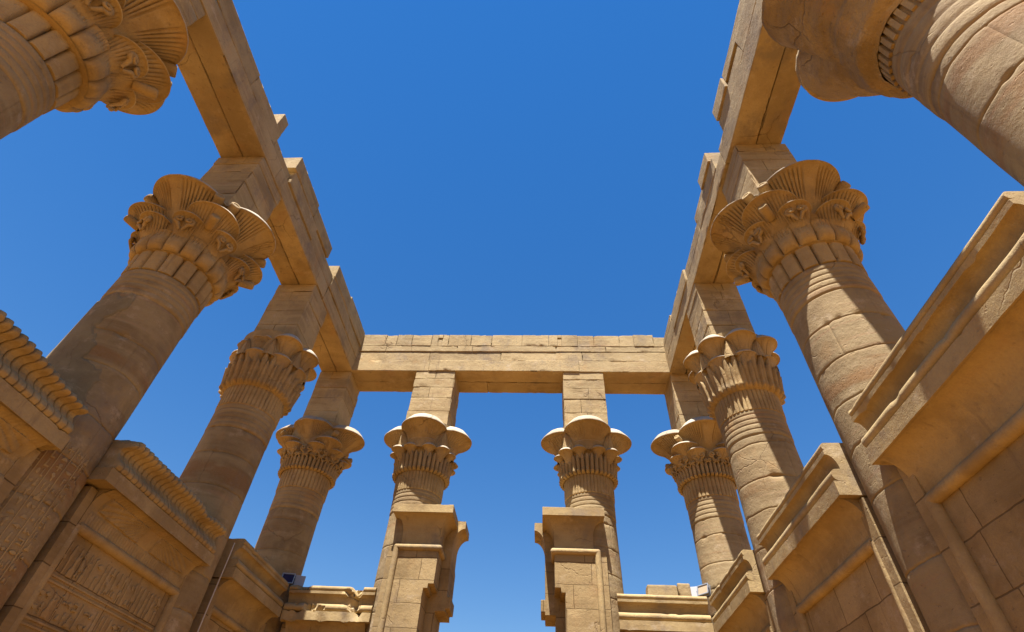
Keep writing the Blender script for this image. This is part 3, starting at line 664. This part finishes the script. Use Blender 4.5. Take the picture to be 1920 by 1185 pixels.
    if style == 'cobra':
        g_ = MB(); gf = lambda uv, h: fn(np.stack([pan-h, uv[:, 0], uv[:, 1]], -1)); a, b = t0+gp+w+.12, t1-w-.12
        glyph_rect(g_, a, b, 2.72, 3.22, gf, seed, .17)
        for zz in (2.66, 2.58, 2.06, 1.98): glyph(g_, 'strip', a, zz, b-a, .03, gf, .02)
        glyph_rect(g_, a, b, 2.13, 2.54, gf, seed+1, .16)
        u = a
        while u+.3 < b:
            glyph(g_, 'strip', u, -.6, .022, 2.5, gf, .02)
            if (int((u-a)/.34) % 4) in (0, 3): glyph_rect(g_, u+.03, u+.32, .2, 1.9, gf, seed+int(u*10), .2, True)
            else: glyph_rect(g_, u+.03, u+.32, 1.3, 1.9, gf, seed+int(u*10), .17, True)
            u += .34
        glyph(g_, 'man', a+.4, -.5, .62, 1.7, gf, .03); glyph(g_, 'man', b-1.1, -.5, .62, 1.7, gf, .03, True)
        g_.build("hieroglyph_relief", M_mould, t, 30)
    return t
PR = lambda P: np.stack([P[..., 0], P[..., 1], P[..., 2]], -1)
PL = lambda P: np.stack([-P[..., 0], P[..., 1], P[..., 2]], -1)
PB = lambda P: np.stack([P[..., 1], P[..., 0]+10.02, P[..., 2]], -1)      # lip plane at y = 15.98
screen_wall(PL, 3.3, 6.8, "nearest left screen wall with a worn row of carved cobras, at the left edge", (-6.4, 5.3), 'cobra', 31, broken=.05, dz=-.10)
screen_wall(PL, 7.86, 11.82, "left screen wall covered in hieroglyphs with winged disc and cobra row broken at one end", (-6.4, 10), 'cobra', 32, broken=.02, dz=-.02)
screen_wall(PL, 12.84, 15.995, "plain left screen wall in shade in the left back corner beside the dark floodlight", (-6.4, 14.5), 'plain', 33, dz=.10)
screen_wall(PR, 3.0, 6.78, "nearest right screen wall with a cracked cornice, at the right edge", (6.4, 5.2), 'plain', 34, dz=-.12)
screen_wall(PR, 7.82, 11.53, "plain right screen wall between the rib-lobed and the eight-lobed columns", (6.4, 9.9), 'plain', 35, dz=-.04)
screen_wall(PR, 12.63, 15.995, "plain right screen wall running into the right back corner by the grey floodlight", (6.4, 14.4), 'plain', 36, dz=.08)
screen_wall(PB, -5.97, -3.42, "back screen wall with a battered, broken cornice left of the doorway", (-4.6, 16.4), 'plain', 37, broken=.30, dz=.07)
screen_wall(PB, 3.48, 5.97, "back screen wall with a clean cornice and loose blocks on top, right of the doorway", (4.6, 16.4), 'plain', 38, dz=.12)

SC[:] = (1.03, 1, 1.018)
# ------------------------------------------------------------------ door jambs
def prism(mb, poly, y0, y1, fn, seed=0):
    poly = sub([tuple(q) for q in poly]); P = np.zeros((len(poly), max(2, int((y1-y0)/.2)+1), 3)); ys = np.linspace(y0, y1, P.shape[1])
    P[..., 0] = np.array(poly)[:, None, 0]; P[..., 2] = np.array(poly)[:, None, 1]; P[..., 1] = ys[None]
    P += (fbm(P*2+seed, seed)*.006)[..., None]
    sd = seed+int(fn(np.zeros((1, 3)))[0, 0]*3); cx_ = poly and np.array([q[0] for q in poly]).mean()
    wear = .07*np.maximum(0, fbm(P*3.3+sd, sd+5, 4)-.22); P[..., 0] += np.sign(cx_-P[..., 0])*wear; P[..., 1] += wear*np.where(np.arange(P.shape[1]) == 0, 1, 0)
    mb.grid(fn(P), closeu=True); mb.ngon(fn(P)[:, 0]); mb.ngon(fn(P)[::-1, -1])
def cornice3(mb, x0, x1, y0, y1, z0, z1, zl, ov, fn, seed=0, sides=(1, 1, 1)):
    """hollow cornice wrapping an outer front and two sides; body x0..x1, front y0; flares by ov up to the flat lip"""
    qs = np.linspace(0, PI/2, 14); rings = []
    prof = [(0, z0)]+[(ov*(1-math.cos(q)), z0+.42+(z1-z0-.42)*math.sin(q)) for q in qs]+[(ov, z1+.004), (ov, zl), (ov-.02, zl+.012)]
    def ring(o_, z):
        c = [(x0-o_*sides[0], y1), (x0-o_*sides[0], y0-o_*sides[1]), (x1+o_*sides[2], y0-o_*sides[1]), (x1+o_*sides[2], y1)]
        out = []
        for a, b in zip(c, c[1:]+c[:1]):
            n = 22; out += [(a[0]+(b[0]-a[0])*i/n, a[1]+(b[1]-a[1])*i/n, z) for i in range(n)]
        return out
    P = np.array([ring(o_, z) for o_, z in prof]).transpose(1, 0, 2); P = P+(fbm(P*2.2+seed, seed)*.007)[..., None]; sd = seed+int(fn(np.zeros((1, 3)))[0, 0]*3); P[..., 2] -= .12*np.maximum(0, fbm(P*2.7+sd*1.7, sd, 4)-.30)*ss(z1-.3, zl, P[..., 2]); P[..., 1] += .10*np.maximum(0, fbm(P*2.9+sd*2.1, sd+3, 4)-.30)*ss(z1-.3, zl, P[..., 2])
    mb.grid(fn(P), closeu=True); mb.ngon(fn(P)[:, -1])
def jamb(s, label):
    loc = np.array((s*2.4, 16.2, 0.)); fn = lambda P: P*np.array((s, 1, 1))-loc
    t = thing("door_jamb", (loc[0]*1.03, loc[1], 0), label, "door jamb", "door jambs of the back doorway")
    p = MB(); prism(p, [(1.69, 5.02), (1.85, 5.02), (1.85, 4.9), (1.97, 4.9), (1.97, -K), (3.17, -K), (3.17, 6.02), (1.69, 6.02)], 15.9, 16.74, fn, 3); p.build("pillar", M_wall, t, 40)
    c = MB(); cornice3(c, 1.69, 2.82, 15.89, 16.74, 5.97, 6.93, 7.17, .35, fn, 5, (1, 1, 1)); c.build("cornice", M_mould, t, 40)
    r = MB()
    z_ = 6.0
    for a, b in (((1.68, 16.66, z_), (1.68, 15.9, z_)), ((1.66, 15.89, z_), (2.93, 15.89, z_)), ((2.93, 15.89, z_+.02), (2.93, 15.89, -K))):
        a = np.array(a); b = np.array(b); L = a+(b-a)*np.linspace(0, 1, max(4, int(np.linalg.norm(b-a)/.15)))[:, None]
        L = L+(fbm(L*2, 4)*.006)[:, None]; tb_ = MB(); tube(tb_, L, .09, 14); r.add(fn(np.concatenate(tb_.v)), tb_.f)
    for a in ((1.66, 15.89, z_), (2.93, 15.89, z_)):       # rounded corners of the roll
        th = np.linspace(0, PI, 9); Q = np.array([[(a[0]+.09*math.sin(u)*math.cos(v), a[1]+.09*math.sin(u)*math.sin(v), a[2]+.09*math.cos(u)) for u in th] for v in np.linspace(0, 2*PI, 14, endpoint=False)]); r.grid(fn(Q), closeu=True)
    r.build("roll_moulding", M_mould, t, 50)
    q = MB(); prism(q, [(1.42, 4.55), (1.72, 4.55), (1.72, -K), (2.4, -K), (2.4, 6.0), (1.42, 6.0)], 16.755, 17.9, fn, 6); q.build("reveal", M_wall, t, 40)
    q = MB(); cornice3(q, 1.42, 2.4, 16.755, 17.75, 5.98, 6.95, 7.18, .33, fn, 8, (1, 0, 0)); q.build("reveal_cornice", M_mould, t, 40)
    st = MB()
    block(st, (1.30, 16.76, 4.62), (1.6, 17.6, 4.95), seg=.15, b=.02, chip=.1, rough=.01, seed=4, fn=fn)
    st.build("lintel_stub", M_wall, t, 40)
    return t
jamb(-1, "left jamb of the back doorway with hollow cornice, its inner side showing")
jamb(1, "right jamb of the back doorway with hollow cornice, seen nearly straight on")

SC[:] = (1.02, 1.02, 1.025)
# ------------------------------------------------------------------ carved and patched areas on the left ribbed column
lc = cols['lily_l']
g_ = MB(); cf = lambda uv, h: np.stack([(shaft_r(uv[:, 1])+h)*np.sin(uv[:, 0]), -(shaft_r(uv[:, 1])+h)*np.cos(uv[:, 0]), uv[:, 1]], -1)
for i in range(6):
    u0 = .50+i*.22
    glyph(g_, 'strip', u0-.022, -.9, .02, 5.0, cf, .012)
    glyph_rect(g_, u0+.01, u0+.18, -.9, 4.1, cf, 70+i, .15, True, .012)
g_.build("hieroglyph_relief", M_mould, lc, 30)
def shell(t0, t1, z0, z1, seed, r_=.006):
    n, m = 110, 110; T, Z = np.meshgrid(np.linspace(t0, t1, n), np.linspace(z0, z1, m), indexing='ij')
    a = (T-t0)/(t1-t0); b = (Z-z0)/(z1-z0); e = np.minimum(np.minimum(a, 1-a)*1.6, np.minimum(b, 1-b))
    nz = fbm(np.stack([T*2.2, Z*1.6, Z*0+seed], -1), seed, 4)*.30
    rr = shaft_r(Z)+.003+(r_+.014)*ss(.06, .09, e+nz)-.03*(1-ss(.02, .07, e+nz)); mb = MB()
    mb.grid(np.stack([rr*np.sin(T), -rr*np.cos(T), Z], -1)); return mb
shell(-1.5, .45, 4.9, 7.2, 5, .004).build("mortar_patch", M_patch, lc, 60)
shell(-1.0, 1.1, 4.2, 5.75, 9, .007).build("mortar_patch", M_patch, lc, 60)

SC[:] = (1, 1, 1)
# ------------------------------------------------------------------ small things
def rbox(mb, c, s, b=.012, rot=None, fn=None):
    m2 = MB(); block(m2, -np.array(s)/2, np.array(s)/2, seg=.5, b=b, chip=0, rough=0); V = np.concatenate(m2.v)
    if rot is not None: V = V@np.array(rot.to_matrix()).T
    mb.add(V+np.array(c), m2.f)
from mathutils import Euler
def floodlight(loc, rz, tilt, label, glass, body):
    t = thing("floodlight", (loc[0], loc[1], loc[2]+K), label, "floodlight", "floodlights on the wall tops")
    R_ = Euler((tilt, 0, rz)); Rm = np.array(R_.to_matrix())
    def piece(name, mat, lst, b=.012):
        mb = MB()
        for c, s in lst: rbox(mb, np.array((0, 0, .2))+Rm@np.array(c), s, b, R_)
        return mb.build(name, mat, t, 40, k=False)
    piece("housing", body, [((0, .06, 0), (.36, .12, .27)), ((0, .14, 0), (.26, .06, .18))])
    piece("bezel", M_grey, [((0, -.008, .13), (.38, .03, .03)), ((0, -.008, -.13), (.38, .03, .03)), ((-.18, -.008, 0), (.03, .03, .235)), ((.18, -.008, 0), (.03, .03, .235))], .006)
    piece("glass", glass, [((0, .002, 0), (.325, .012, .225))], .003)
    mb = MB()
    for s in (-1, 1): rbox(mb, np.array((math.cos(rz)*.2*s, math.sin(rz)*.2*s, .10)), (.02, .05, .22), .004, Euler((0, 0, rz)))
    rbox(mb, np.array((0, 0, -.0)), (.44, .08, .02), .004, Euler((0, 0, rz))); mb.build("bracket", M_dark, t, 40, k=False)
    return t
floodlight((-6.2, 16.2, 5.02), math.radians(8), math.radians(-4), "floodlight with dark blue glass on the left back corner of the wall top", M_glass, M_dark)
floodlight((5.95, 16.2, 5.07), math.radians(-52), math.radians(-14), "grey framed floodlight with a stone reflection coloured into its glass on the right back corner of the wall top", M_lens, M_grey)
def plate(loc, rz, label):
    mb = MB(); R_ = Euler((math.radians(-12), 0, rz)); rbox(mb, (0, 0, .18), (.30, .02, .36), .004, R_); rbox(mb, (0, .03, .012), (.30, .08, .02), .004, Euler((0, 0, rz)))
    o = mb.build("metal_plate", M_white, None, 40, k=False); o.location = (loc[0], loc[1], loc[2]+K); tag(o, label, "metal plate")
plate((-5.9, 16.36, 5.01), math.radians(20), "pale grey metal plate standing behind the dark blue floodlight")
plate((5.72, 16.4, 5.055), math.radians(-20), "small white metal plate standing behind the grey framed floodlight")
def loose(x0, x1, h, label, seed):
    mb = MB(); block(mb, (x0, 16.25, 5.065), (x1, 16.65, 5.065+h), seg=.08, b=.03, chip=.16, rough=.025, seed=seed, fn=lambda P: P-np.array(((x0+x1)/2, 16.4, 5.065)))
    o = mb.build("stone_block", M_beam, None, 45, k=False); o.location = ((x0+x1)/2, 16.4, 5.065+K); tag(o, label, "stone block", "loose blocks on the wall top")
loose(4.40, 5.24, .32, "longer loose stone block on top of the right back wall", 41)
loose(5.27, 5.62, .38, "shorter rough loose stone block next to the white metal plate", 42)
mb = MB(); zz = np.linspace(-K, 4.85, 40)
tube(mb, np.stack([np.full_like(zz, 0)+.004*np.sin(zz*3), .006*np.sin(zz*2.1), zz], -1), .014, 8)
cb = mb.build("cable", M_cable, None, 60); cb.location = (-6.16, 12.66, 0); tag(cb, "thin pale cable running down beside the eight-lobed left column", "cable")
